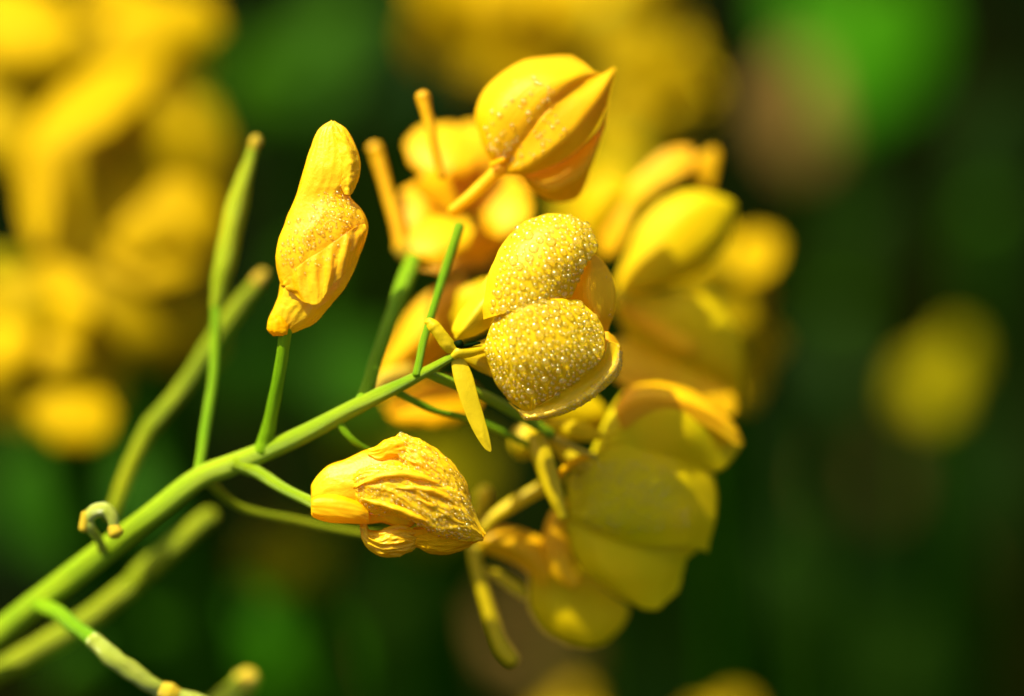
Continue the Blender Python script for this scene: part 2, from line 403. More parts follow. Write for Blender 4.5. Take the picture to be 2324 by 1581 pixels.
lo = sheet('petal', 'B', [
    [(452, 722, 50), (545, 682, 100), (660, 660, 114), (770, 657, 90), (885, 665, 0)],
    [(410, 775, 10), (530, 750, 125), (680, 740, 146), (840, 745, 116), (990, 762, 12)],
    [(372, 860, -20), (505, 860, 130), (680, 865, 170), (865, 865, 140), (1038, 875, 30)],
    [(362, 955, -30), (495, 980, 120), (670, 1000, 165), (855, 990, 140), (1026, 985, 60)],
    [(392, 1065, -50), (515, 1095, 80), (670, 1110, 115), (805, 1110, 95), (915, 1095, 60)],
    [(432, 1155, -80), (525, 1195, 20), (630, 1205, 50), (725, 1200, 40), (800, 1185, 30)],
    [(505, 1240, -110), (555, 1280, -50), (612, 1290, -20), (680, 1262, -10), (745, 1225, 0)]], M['dewy'], fa, 20, .85, 70, 80, 3, folds(1.6, 2.5, 2.5, 9), 4)
lip = sheet('petal', 'B', [
    [(500, 1235, -90), (560, 1275, -40), (680, 1240, 40), (800, 1170, 60), (920, 1080, 75), (1025, 985, 70), (1042, 900, 30)],
    [(515, 1262, -70), (600, 1305, 0), (740, 1258, 20), (850, 1195, 30), (970, 1110, 30), (1062, 1000, 20), (1092, 900, -10)],
    [(535, 1290, -60), (610, 1325, 10), (755, 1290, 45), (880, 1232, 55), (1000, 1140, 50), (1100, 1035, 30), (1125, 930, -20)],
    [(560, 1318, -80), (605, 1345, -30), (760, 1318, 10), (895, 1268, 20), (1015, 1175, 20), (1118, 1062, 0), (1136, 960, -50)]], M['dewy'], fa, 14, .85, 80, 26, 3, folds(1.2, 6, 2, 4), 5)
inn = sheet('petal', 'B', [
    [(870, 400, -90), (950, 398, -60), (1000, 425, -90)],
    [(830, 500, -110), (950, 495, -30), (1062, 490, -100)],
    [(780, 600, -120), (950, 600, -10), (1093, 600, -100)],
    [(800, 700, -120), (965, 705, -10), (1088, 715, -100)],
    [(900, 800, -90), (990, 800, -30), (1062, 810, -100)],
    [(960, 880, -80), (1010, 870, -50), (1045, 860, -90)]], M['petal'], fa, 0, 1, 30, 50, 3, folds(2, 2, 3, 5), 3)
inn2 = sheet('petal', 'B', [
    [(985, 850, -80), (1050, 845, -50), (1095, 872, -80)],
    [(985, 930, -60), (1060, 925, -20), (1130, 945, -70)],
    [(930, 1040, -40), (1040, 1030, -10), (1128, 1030, -60)],
    [(860, 1140, -40), (960, 1130, -20), (1060, 1090, -60)]], M['petal'], fa, 4, 1, 24, 30, 3, None, 2)
sheet('petal', 'B', [
    [(188, 872, -40), (196, 882, -30), (204, 892, -40)],
    [(172, 825, -60), (235, 830, 10), (300, 868, -30)],
    [(215, 735, -80), (300, 745, 20), (385, 822, -30)],
    [(300, 620, -100), (375, 660, 0), (440, 765, -30)],
    [(395, 490, -140), (470, 560, -60), (520, 700, -50)]], M['sepal'], fa, -30, 1, 30, 40, 3, folds(2, 3, 1, 6), 2, 'shaded yellow petal claw behind the dewy petals')
sheet('petal', 'B', [
    [(195, 945, -20), (200, 962, -10), (208, 980, -20)],
    [(262, 925, -30), (285, 985, 10), (300, 1050, -20)],
    [(330, 895, -50), (360, 980, 0), (380, 1090, -30)],
    [(420, 860, -80), (450, 980, -30), (470, 1130, -50)]], M['sepal'], fa, -30, 1, 30, 30, 3, folds(2, 3, 1, 2), 1)
strap('sepal', 'B', [(205, 950, 0, 22), (160, 925, 10, 40), (125, 880, 20, 38), (95, 840, 22, 36), (70, 810, 24, 36), (45, 790, 18, 28), (22, 782, 10, 10)], M['sepal'], fa, 5, .5, disp=folds(2, 2, 5, 8))
strap('sepal', 'B', [(200, 955, -10, 20), (205, 1000, -10, 36), (235, 1090, 0, 54), (270, 1210, 10, 52), (310, 1330, 10, 46), (345, 1420, 5, 36), (375, 1490, 0, 20), (392, 1518, 0, 4)], M['sepal'], fa, 5, .15, disp=folds(1.5, 2, 4, 12))
T('stamen', [(190, 905, 0, 10), (215, 912, 5, 26), (240, 925, 0, 14), (330, 905, -30, 8)], 'dark' if 'dark' in M else 'leafd', 12, None, 8, fa, 'B')  # dark rod, no real stamen: shadow between the claws built as a shape
dew(up, 190, .03, .98, .04, .97, 4.6, 13, lambda u, v: u > .10 + .22 * (1 - v) * random.random())
dew(lo, 270, .02, .98, .03, .93, 4.6, 12.5)
dew(lip, 130, .05, .98, .55, .98, 2.2, 5)
dew(inn, 5, .85, .97, .2, .9, 2, 3)

# --- wilted flower on the left
fb = loft('withered_flower', 'A', [
    (450, 132, 456, 134, 6), (372, 180, 528, 184, 34), (330, 285, 584, 292, 60), (285, 430, 603, 390, 80), (262, 500, 585, 478, 84),
    (240, 570, 546, 548, 84), (190, 700, 610, 628, 110), (148, 800, 641, 700, 125), (131, 900, 640, 775, 125), (146, 1000, 615, 860, 110), (160, 1060, 560, 960, 90)],
    M['wither'], plant, 0, 120, 130, lambda u, v: foldsr(3.6, .8, 1.9, 3, 2)(u + .04 * math.sin(v * 11), v) + foldsr(1.0, 2.4, 4, 8)(u, v), label='long wilted yellow flower standing on its pedicel left of the middle')
loft('petal', 'A', [
    (165, 1000, 625, 800, 80), (158, 1050, 590, 930, 96), (148, 1110, 528, 1062, 90), (122, 1180, 455, 1145, 74), (98, 1235, 395, 1215, 60), (88, 1275, 340, 1272, 46), (100, 1312, 262, 1306, 30), (130, 1335, 200, 1328, 12)],
    M['wither'], fb, -8, 100, 80, foldsr(2.4, 1.4, 2.2, 11), label='folded lower petal of the wilted flower')
loft('petal', 'A', [(100, 1225, 190, 1235, 20), (84, 1265, 205, 1280, 40), (88, 1310, 200, 1325, 42), (118, 1338, 180, 1338, 16)], M['orange'], fb, 6, 50, 30, foldsr(2, 1.5, 2, 5))
fl = sheet('petal', 'A', [
    [(168, 1030, 60), (250, 950, 122), (350, 885, 142), (450, 815, 150), (555, 740, 135), (636, 705, 70)],
    [(180, 1060, 66), (265, 1010, 128), (365, 950, 152), (460, 890, 158), (555, 815, 142), (640, 750, 76)],
    [(200, 1080, 66), (275, 1080, 128), (370, 1040, 156), (455, 970, 158), (540, 900, 138), (624, 810, 74)],
    [(222, 1095, 50), (285, 1150, 120), (372, 1158, 150), (425, 1075, 150), (520, 985, 130), (600, 880, 70)]], M['wither'], fb, 4, 1, 130, 60, 3,
    lambda u, v: 3.4 * math.sin(u * 34 + 2 * math.sin(v * 3)) * (.25 + .75 * math.sin(v * 3.1)) * (.3 + .7 * math.sin(u * 3.14)) + folds(2, 6, 2, 4)(u, v), 4)
sheet('petal', 'A', [
    [(455, 190, 60), (500, 200, 70), (530, 215, 50)],
    [(490, 300, 85), (545, 300, 92), (590, 310, 40)],
    [(505, 400, 100), (560, 395, 100), (606, 400, 40)],
    [(500, 480, 100), (545, 480, 100), (582, 490, 50)],
    [(520, 545, 100), (540, 548, 96), (552, 552, 70)]], M['wither'], fb, -3, 1, 40, 60, 3, folds(2.4, 2, 7, 7), 3)
dew(fb, 150, .56, .98, .42, .80, 2, 6, lambda u, v: True)
dew(fb, 0, 0, 1, 0, 1, 1, 2)
for uu in ((.08, .44),): dew(fb, 150, uu[0], uu[1], .42, .86, 2.2, 6.5, lambda u, v: random.random() < math.exp(-(((u - .28) * 2.2 + (v - .64) * 1.6) / .2) ** 2) * math.exp(-((v - .62) / .16) ** 2))
dew(fl, 22, .1, .9, .0, .35, 1.6, 3.4)

# --- wilted flower below the stem
fc = loft('withered_flower', 'C', [
    (270, 760, 272, 880, 20), (285, 650, 292, 950, 90), (400, 510, 420, 985, 150), (560, 450, 600, 1000, 180), (690, 405, 720, 1010, 190), (800, 368, 800, 1000, 190),
    (900, 320, 900, 1000, 190), (1010, 290, 1010, 1040, 180), (1110, 300, 1100, 1060, 150), (1200, 400, 1180, 1000, 90)],
    M['wither'], plant, -12, 110, 120, lambda u, v: foldsr(5, .8, 2.0, 21, 2)(u, v) * (.4 + v) + foldsr(1.0, 2, 4, 4)(u, v), label='crumpled orange yellow flower full of dew, hanging below the stem')
loft('petal', 'C', [(268, 830, 268, 900, 20), (285, 790, 285, 955, 60), (400, 765, 400, 995, 80), (540, 780, 540, 1005, 86), (680, 830, 680, 1010, 70), (760, 880, 760, 1005, 30)],
     M['petal'], fc, 34, 60, 60, foldsr(2, 1, 1.5, 2), label='smooth bright yellow tube shaped petal')
c2 = loft('petal', 'C', [(615, 640, 640, 760, 30), (650, 560, 690, 850, 90), (780, 505, 810, 920, 140), (950, 482, 975, 925, 170), (1120, 500, 1130, 985, 180), (1300, 560, 1280, 1070, 180),
    (1450, 640, 1400, 1130, 160), (1580, 740, 1520, 1140, 120), (1660, 900, 1640, 1150, 70), (1720, 1040, 1715, 1148, 30), (1768, 1112, 1750, 1138, 10)],
    M['wither'], fc, 22, 160, 170, lambda u, v: foldsr(6, 1.2, 1.0 + .6 * u, 31, 2)(u + .05 * math.sin(v * 9), v) + foldsr(2.2, 2.2, 5, 14)(u + .04 * math.sin(v * 23), v))
c3 = loft('petal', 'C', [(980, 300, 960, 420, 30), (1040, 246, 1010, 500, 90), (1120, 268, 1060, 560, 120), (1240, 320, 1150, 640, 150), (1370, 400, 1260, 730, 160), (1480, 500, 1380, 800, 150), (1570, 620, 1480, 860, 120), (1615, 760, 1570, 900, 60), (1640, 850, 1620, 900, 20)],
    M['wither'], fc, 6, 150, 150, lambda u, v: foldsr(5, 2.2, 3.2, 51)(u, v) + foldsr(2.6, 5, 8, 3)(u, v))
loft('petal', 'C', [(760, 380, 760, 420, 10), (850, 340, 850, 480, 60), (920, 288, 930, 470, 80), (1010, 262, 1020, 450, 90), (1080, 250, 1100, 430, 70), (1140, 290, 1150, 380, 20)], M['petal'], fc, 14, 70, 60, foldsr(4, 1.2, 2.2, 6))
c4 = loft('petal', 'C', [(700, 1000, 705, 1030, 10), (720, 1010, 720, 1130, 60), (760, 1080, 770, 1215, 80), (860, 1090, 860, 1275, 90), (960, 1050, 960, 1285, 100), (1060, 1040, 1060, 1272, 90), (1150, 1080, 1140, 1225, 50), (1200, 1120, 1195, 1180, 15)],
    M['wither'], fc, 2, 110, 100, foldsr(6, 2.0, 2.4, 17))
loft('petal', 'C', [(1080, 1080, 1090, 1200, 20), (1180, 1050, 1190, 1225, 70), (1290, 1040, 1290, 1262, 90), (1400, 1050, 1400, 1278, 90), (1510, 1070, 1510, 1255, 80), (1600, 1090, 1600, 1225, 60), (1680, 1100, 1670, 1180, 30), (1740, 1120, 1735, 1145, 8)],
    M['orange'], fc, -2, 110, 100, foldsr(3.4, 2.0, 3.4, 27))
for pts in ([(650, 700, 120, 8), (760, 640, 160, 26), (960, 590, 190, 34), (1180, 600, 195, 30), (1380, 660, 170, 12)],
            [(690, 800, 110, 8), (820, 830, 150, 28), (980, 880, 178, 34), (1160, 940, 180, 26), (1280, 1000, 160, 8)],
            [(980, 700, 180, 6), (1120, 705, 196, 26), (1300, 730, 196, 34), (1460, 800, 160, 24), (1560, 900, 120, 8)],
            [(1180, 800, 190, 6), (1300, 850, 190, 26), (1430, 930, 160, 30), (1560, 1010, 120, 22), (1660, 1070, 70, 8)]):
    strap('petal', 'C', pts, M['wither'], fc, 20, .8, disp=folds(2, 2, 6, pts[0][0] * .01), nv=60)
dew(c2, 330, .06, .46, .10, .80, 2.2, 6.6)
dew(c2, 200, .54, .94, .10, .80, 2.2, 6.6)
dew(c3, 180, .03, .47, .12, .92, 2.2, 6.6)
dew(c3, 180, .53, .97, .12, .92, 2.2, 6.6)

# --- tall closed flower at the top
fd = T('open_flower', [(335, 1190, -10, 34), (420, 1120, 0, 34), (520, 1030, 0, 38), (600, 960, 0, 44), (660, 920, -10, 40)], 'petal', 20, 'tall half closed yellow flower at the top centre', -130, plant, 'T')
sheet('petal', 'T', [
    [(600, 975, 0), (590, 960, 10), (575, 945, 10), (560, 930, 0)],
    [(700, 900, 50), (600, 860, 90), (520, 800, 60), (475, 730, -40)],
    [(800, 790, 100), (690, 700, 140), (560, 630, 100), (462, 610, -60)],
    [(880, 640, 115), (800, 560, 140), (680, 470, 80), (540, 480, -80)],
    [(980, 540, 85), (920, 470, 120), (830, 390, 50), (720, 350, -100)],
    [(1090, 470, 0), (1050, 420, 60), (980, 365, 0), (890, 322, -120)],
    [(1180, 420, -60), (1130, 400, -30), (1080, 360, -60), (1010, 322, -140)]], M['petal'], fd, -130, 1, 50, 60, 3, folds(3, 2, 2, 5), 3)
d2 = sheet('petal', 'T', [
    [(600, 965, 0), (610, 972, 10), (625, 978, 0)],
    [(690, 850, 90), (730, 930, 110), (740, 988, 70)],
    [(800, 720, 130), (870, 840, 150), (880, 945, 85)],
    [(880, 615, 120), (990, 730, 140), (1010, 870, 75)],
    [(980, 520, 80), (1080, 620, 110), (1120, 755, 50)],
    [(1110, 450, 20), (1170, 510, 50), (1205, 600, 0)],
    [(1245, 380, -40), (1250, 390, -40), (1250, 410, -50)]], M['petal'], fd, -130, 1, 44, 60, 3, folds(2.5, 2, 2, 15), 3)
sheet('petal', 'T', [
    [(650, 960, -60), (680, 975, -30), (720, 980, -60)],
    [(800, 950, -80), (780, 1010, -30), (760, 1050, -80)],
    [(960, 900, -80), (910, 1050, -10), (860, 1128, -90)],
    [(1090, 800, -90), (1040, 980, -30), (990, 1140, -110)],
    [(1180, 690, -100), (1130, 880, -60), (1070, 1075, -130)],
    [(1215, 560, -110), (1190, 720, -90), (1150, 850, -140)]], M['petal'], fd, -125, 1, 40, 50, 3, folds(2.5, 2, 2, 16), 3)
T('sepal', [(560, 930, 60, 18), (620, 900, 110, 14)], 'petal', 6, None, -130, fd, 'T')
dew(d2, 26, .02, .5, .10, .5, 3, 6)
fdu = [o for o in fd.children if o.name.startswith('petal')][0]
dew(fdu, 40, .15, .7, .12, .62, 3.5, 8.5)

# --- clustered blurred flower behind it
fe = T('open_flower', [(938, 592, -330, 17), (925, 575, -330, 24), (912, 555, -330, 24), (905, 545, -330, 14)], 'tip', 12, 'blurred yellow flower with upright pistils behind the wilted and half closed ones')
T('pistil', [(912, 560, -320, 17), (898, 500, -330, 15), (878, 430, -340, 13), (858, 360, -350, 15), (850, 336, -350, 17)], 'pistil', 20, parent=fe)
T('pistil', [(1002, 400, -190, 10), (988, 350, -190, 12), (976, 290, -190, 13), (964, 240, -190, 15), (960, 220, -190, 17)], 'pistil', 20, parent=fe)
def blob_petal(cx, cy, rx, ry, rot, z, mat, parent, depth=None, name='petal', seed=None, thick=3, label=None, nz=3, tilt=(0, 0)):
    """broad rounded cupped petal facing the viewer"""
    c, s = math.cos(rot), math.sin(rot); depth = depth if depth is not None else min(rx, ry) * .5; net = []
    for j in range(7):
        v = j / 6; w_ = math.sin(math.pi * (0.06 + .88 * v)) ** .6; r = []
        for i in range(5):
            u = i / 4 * 2 - 1
            x, y = u * rx * w_, (v * 2 - 1) * ry * (1 - .12 * u * u)
            X, Y = x * c - y * s, x * s + y * c
            r.append((cx + X, cy + Y, z + tilt[0] * X + tilt[1] * Y + depth * (1 - u * u) * w_ - depth * .5 * (v * 2 - 1) ** 2))
        net.append(r)
    return sheet(name, 'P', net, M[mat], parent, 0, 1, 26, 30, thick, folds(nz, 1.5, 1.5, seed or random.random() * 40), rx * .12, label)
blob_petal(1000, 345, 84, 66, .2, -440, 'petal', fe, 24, tilt=(.1, .8))
blob_petal(1060, 350, 60, 80, .6, -470, 'petal', fe, 24, tilt=(.1, .8))
blob_petal(952, 470, 52, 76, .45, -400, 'petal', fe, 26, tilt=(.1, .8))
blob_petal(985, 540, 92, 62, -.2, -340, 'petal', fe, 24, tilt=(.1, .8))
blob_petal(1085, 420, 90, 60, -.5, -500, 'petal', fe, 20, tilt=(.1, .8))
blob_petal(1150, 470, 60, 72, .3, -440, 'petal', fe, 20, tilt=(.3, .8))
blob_petal(1085, 545, 76, 50, -.2, -540, 'orange', fe, 18, tilt=(.1, .8))
blob_petal(1040, 600, 90, 12, 0, -540, 'pistil', fe, 6, tilt=(.1, .8))
strap('petal', 'T', [(345, 1190, 0, 30), (300, 1130, 0, 60), (240, 1060, 0, 90), (160, 1000, 0, 80)], M['petal'], fe, -360)
# --- orange petal seen through the pedicels
fi = T('open_flower', [(838, 892, -320, 12), (870, 860, -330, 16), (930, 840, -340, 14)], 'tip', 8, 'blurred orange yellow flower glimpsed behind the pedicels')
sheet('petal', 'P', [
    [(836, 905, -20), (842, 880, 0), (850, 850, -20)], [(895, 885, -20), (890, 830, 20), (880, 790, -20)],
    [(960, 850, -20), (940, 780, 30), (925, 715, -20)], [(1030, 790, -20), (1000, 720, 30), (975, 665, -20)], [(1090, 680, -30), (1070, 650, 0), (1050, 628, -30)]], M['petal'], fi, -430, 1, 30, 30, 3, folds(4, 2, 2, 1))
blob_petal(980, 915, 110, 50, -.1, -480, 'orange', fi, 20, tilt=(0, .9))
blob_petal(1080, 700, 50, 70, .5, -300, 'olive', fi, 20)

# --- flower on the right
ff = T('open_flower', [(1200, 690, -330, 10), (1300, 680, -350, 12), (1380, 672, -380, 16), (1420, 680, -390, 12)], 'sepal', 16, 'broad olive yellow flower at the right of the dewy one')
sheet('petal', 'B', [
    [(1090, 655, 0), (1110, 660, 10), (1130, 665, 0), (1150, 665, 0)],
    [(1110, 520, -10), (1180, 560, 40), (1270, 590, 40), (1350, 600, -20)],
    [(1165, 380, -20), (1270, 430, 60), (1400, 500, 60), (1500, 545, -20)],
    [(1240, 230, -40), (1370, 300, 60), (1520, 400, 60), (1630, 465, -20)],
    [(1350, 110, -60), (1480, 180, 40), (1630, 290, 40), (1735, 345, -40)],
    [(1500, 45, -80), (1610, 90, 0), (1710, 170, 0), (1768, 225, -50)],
    [(1640, 62, -90), (1700, 80, -50), (1755, 110, -50), (1775, 140, -60)]], M['olive'], ff, -440, 1, 44, 50, 3, folds(4, 1.5, 1.5, 2), 3)
strap('petal', 'T', [(1185, 1440, 0, 30), (1230, 1350, 10, 62), (1280, 1240, 10, 44), (1330, 1150, 0, 30), (1370, 1080, 0, 60), (1460, 1000, 0, 74), (1560, 930, 0, 90), (1650, 890, -10, 70), (1690, 880, -10, 50)], M['petal'], ff, -540, .05, .35)
sheet('petal', 'T', [
    [(1560, 870, 0), (1600, 900, 10), (1640, 960, 0)], [(1640, 828, 0), (1670, 900, 10), (1700, 1000, 0)], [(1700, 880, 0), (1730, 950, 10), (1750, 1050, 0)],
    [(1800, 830, 0), (1810, 920, 10), (1790, 1060, 0)], [(1838, 860, 0), (1825, 950, 0), (1800, 1050, 0)]], M['petal'], ff, -560, 1, 26, 26, 3)
sheet('petal', 'B', [
    [(1090, 670, 0), (1095, 700, 0), (1100, 730, 0), (1110, 760, 0)],
    [(1260, 640, 0), (1260, 740, 60), (1250, 860, 60), (1230, 960, 0)],
    [(1440, 620, 0), (1460, 760, 80), (1440, 930, 80), (1400, 1060, 0)],
    [(1620, 640, -20), (1660, 800, 60), (1640, 980, 60), (1580, 1130, -20)],
    [(1740, 760, -60), (1790, 900, 0), (1780, 1060, 0), (1740, 1200, -60)],
    [(1795, 950, -100), (1820, 1030, -60), (1815, 1130, -60), (1790, 1240, -90)]], M['olive'], ff, -450, 1, 44, 50, 3, folds(6, 1.5, 1.5, 6), 4)
strap('petal', 'B', [(1110, 690, 0, 20), (1250, 780, 10, 44), (1400, 870, 20, 54), (1500, 920, 20, 50), (1560, 950, 0, 20)], M['petal'], ff, -410, .25, label=None)
T('stamen', [(1100, 660, 0, 9), (1180, 650, 10, 9), (1300, 640, 10, 10), (1400, 655, 0, 10)], 'olive', 12, None, -420, ff, 'B')
sheet('petal', 'B', [
    [(1010, 900, -80), (1040, 1000, 0), (1060, 1090, 50)], [(1200, 880, -80), (1220, 1020, 30), (1200, 1180, 90)], [(1400, 950, -80), (1430, 1100, 30), (1400, 1250, 90)],
    [(1600, 1080, -80), (1640, 1200, 10), (1640, 1300, 50)], [(1760, 1200, -60), (1780, 1250, -30), (1770, 1310, 0)]], M['petal'], ff, -410, 1, 36, 36, 3, folds(5, 1.5, 1.5, 8))
# olive petals behind the top of the dewy flower
sheet('petal', 'B', [
    [(930, 260, 0), (960, 300, 0), (1000, 350, 0)], [(900, 130, 0), (1000, 200, 40), (1090, 250, 0)], [(940, 20, 0), (1060, 90, 40), (1180, 130, 0)], [(1060, -60, 0), (1160, -20, 10), (1240, 60, 0)]], M['olive'], ff, -630, 1, 30, 30, 3)

# --- flower lower right
fg = T('open_flower', [(1225, 965, -230, 12), (1260, 1000, -230, 20), (1310, 1050, -220, 24), (1345, 1070, -220, 14)], 'sepal', 12, 'large lime yellow flower with wavy petals at the lower right')
sheet('petal', 'P', [
    [(1330, 1060, 0), (1345, 1050, 10), (1360, 1040, 0), (1375, 1025, 0)],
    [(1350, 1000, 0), (1400, 1010, 30), (1450, 1040, 30), (1500, 1080, 0)],
    [(1385, 930, -20), (1450, 950, 40), (1530, 1000, 40), (1590, 1070, -10)],
    [(1425, 885, -50), (1510, 905, 30), (1590, 960, 30), (1640, 1068, -10)],
    [(1490, 868, -90), (1570, 885, -30), (1640, 940, -20), (1688, 1005, -40)]], M['lime'], fg, -240, 1, 44, 50, 3, folds(3, 1.5, 1.5, 3), 3)
sheet('petal', 'P', [
    [(1392, 925, 0), (1400, 945, 26), (1412, 975, 20)],
    [(1430, 880, -10), (1450, 905, 30), (1470, 950, 24)],
    [(1500, 868, -30), (1530, 900, 30), (1540, 945, 24)],
    [(1580, 893, -40), (1610, 930, 20), (1615, 975, 14)],
    [(1640, 935, -40), (1665, 975, 0), (1668, 1010, 0)],
    [(1672, 972, -40), (1684, 998, -20), (1685, 1012, -10)]], M['petal'], fg, -225, 1, 30, 44, 3, folds(2, 2, 2, 33), 2)
g2 = sheet('petal', 'P', [
    [(1300, 1050, 0), (1350, 1030, 30), (1420, 1010, 30), (1500, 1010, 10), (1590, 1045, -30)],
    [(1288, 1090, 0), (1360, 1075, 50), (1440, 1070, 60), (1530, 1070, 40), (1622, 1085, -30)],
    [(1290, 1140, 0), (1370, 1130, 60), (1460, 1125, 70), (1550, 1125, 40), (1630, 1140, -30)],
    [(1300, 1180, 0), (1380, 1185, 50), (1470, 1185, 60), (1560, 1180, 40), (1622, 1190, -20)],
    [(1350, 1210, -20), (1410, 1230, 20), (1490, 1240, 30), (1560, 1240, 20), (1608, 1252, -20)]], M['lime'], fg, -235, 1, 50, 50, 3, folds(3, 1.5, 1.5, 13), 4)
sheet('petal', 'P', [
    [(1270, 1165, 0), (1330, 1180, 10), (1400, 1190, 10), (1480, 1195, 0), (1600, 1190, -20)],
    [(1282, 1215, 0), (1350, 1230, 40), (1430, 1235, 40), (1520, 1230, 20), (1612, 1215, -20)],
    [(1310, 1270, 0), (1370, 1290, 40), (1440, 1295, 40), (1510, 1285, 20), (1565, 1262, -10)],
    [(1352, 1322, -10), (1400, 1335, 20), (1450, 1345, 20), (1505, 1335, 10), (1552, 1300, -10)],
    [(1400, 1350, -20), (1435, 1368, 0), (1468, 1384, 0), (1500, 1378, 0), (1538, 1345, -10)]], M['lime'], fg, -260, 1, 50, 50, 3, folds(3, 1.5, 1.5, 23), 6)
strap('sepal', 'P', [(1215, 985, 0, 16), (1228, 1030, 10, 24), (1245, 1080, 10, 22), (1262, 1130, 10, 18), (1280, 1180, 0, 10)], M['sepal'], fg, -150, .5)
strap('sepal', 'P', [(1240, 965, 0, 10), (1290, 975, 0, 22), (1340, 985, 0, 18), (1368, 990, 0, 6)], M['olive'], fg, -190, .5)
blob_petal(1195, 1000, 40, 46, .6, -260, 'sepal', fg, 20)
blob_petal(1300, 930, 80, 50, .3, -330, 'olive', fg, 20)
T('stamen', [(1240, 990, 0, 8), (1290, 1010, 10, 8), (1350, 1040, 10, 8)], 'tip', 12, None, -170, fg)
T('stamen', [(1260, 1085, 0, 8), (1300, 1050, 10, 9), (1340, 1035, 10, 8)], 'orange', 12, None, -170, fg)
dew(g2, 260, .06, .78, .12, .86, 2.4, 4.4)

# --- flower hanging at the bottom
fh = T('open_flower', [(395, 510, 0, 44), (450, 450, 0, 40), (560, 370, 0, 44), (700, 290, 0, 46), (840, 215, 0, 44), (900, 190, 0, 30)], 'sepal', 20, 'blurred yellow flower hanging at the bottom with a long pistil', -260, plant, 'H')
T('pistil', [(350, 640, 0, 56), (350, 720, 0, 46), (385, 880, 0, 44), (430, 1020, 0, 46), (480, 1180, 0, 50), (530, 1290, 0, 56), (580, 1350, 0, 50)], 'sepal', 24, None, -270, fh, 'H')
T('sepal', [(420, 770, 0, 22), (500, 820, 0, 34), (620, 900, 0, 40), (660, 950, 0, 20)], 'sepal', 12, None, -290, fh, 'H')
sheet('petal', 'H', [
    [(330, 640, 0), (350, 580, 20), (390, 520, 0)], [(470, 690, -20), (480, 590, 60), (500, 490, -20)], [(600, 740, -20), (620, 640, 60), (640, 510, -20)],
    [(720, 830, -20), (740, 700, 40), (780, 575, -20)], [(800, 900, -40), (830, 780, 20), (900, 640, -40)]], M['petal'], fh, -265, 1, 30, 40, 3, folds(3, 1.5, 1.5, 8))
sheet('petal', 'H', [
    [(700, 690, 0), (800, 620, 20), (900, 600, 20), (980, 640, 0)],
    [(690, 820, 0), (820, 790, 60), (950, 780, 60), (1080, 800, 0)],
    [(685, 930, 0), (830, 930, 90), (1000, 930, 90), (1230, 930, 0)],
    [(715, 1050, 0), (860, 1070, 90), (1040, 1080, 90), (1330, 1010, -10)],
    [(800, 1180, -20), (920, 1190, 50), (1080, 1200, 50), (1290, 1130, -20)],
    [(920, 1240, -40), (1000, 1262, 0), (1090, 1268, 0), (1190, 1235, -30)]], M['lime'], fh, -340, 1, 40, 50, 3, folds(3, 1.5, 1.5, 18), 4)
strap('petal', 'H', [(930, 320, 0, 20), (890, 400, 10, 50), (850, 500, 10, 60), (860, 620, 0, 90), (900, 760, -10, 80), (1000, 880, -10, 40)], M['petal'], fh, -250, .5)
T('stamen', [(340, 470, 0, 20), (380, 380, 0, 50), (400, 300, 0, 60), (410, 270, 0, 46)], 'sepal', 12, 'blurred pale bud beside the crumpled flower', -330, fh, 'H')

# ---------------------------------------------------------------- dew
import bmesh
def drop_mesh(seg=14, rings=6):
    vs, fs = [], []
    for k in range(rings):
        a = (k / rings) * math.pi * .5
        for i in range(seg):
            t = 2 * math.pi * i / seg
            vs.append((math.cos(a) * math.cos(t), math.cos(a) * math.sin(t), math.sin(a) * .95 - .06))
    vs.append((0, 0, .89)); top = len(vs) - 1
    for k in range(rings - 1):
        for i in range(seg):
            a, b = k * seg + i, k * seg + (i + 1) % seg
            fs.append((a, b, b + seg, a + seg))
    for i in range(seg): fs.append(((rings - 1) * seg + i, (rings - 1) * seg + (i + 1) % seg, top))
    return vs, fs
dv, df = drop_mesh()
dm = bpy.data.meshes.new('dew_drop'); dm.from_pydata(dv, [], df); dm.materials.append(M['water'])
for p in dm.polygons: p.use_smooth = True
drops.sort(key=lambda t: -t[2])
def drop_matrix(p, n, r):
    qx = n.to_track_quat('Z', 'Y').to_matrix().to_4x4()
    return Matrix.Translation(p) @ qx @ Matrix.Rotation(random.random() * 6, 4, 'Z') @ Matrix.Diagonal((r * random.uniform(.9, 1.15), r, r * random.uniform(.8, 1.1), 1))
for p, n, r, ow in drops[:100]:
    o = bpy.data.objects.new('dew_drop', dm); S.collection.objects.link(o)
    o.parent = ow
    # flower meshes are built in world coordinates under the plant's empty: cancel that offset
    o.matrix_parent_inverse = Matrix()
    o.matrix_basis = drop_matrix(p, n, r)
vs, fs = [], []
for p, n, r, ow in drops[100:]:
    mt = drop_matrix(p, n, r); b = len(vs)
    vs += [mt @ Vector(v) for v in dv]; fs += [tuple(b + i for i in f) for f in df]
dd = mesh_obj('dew', vs, fs, M['water']); adopt(dd, plant); dd['kind'] = 'stuff'
print('DROPS', len(drops))

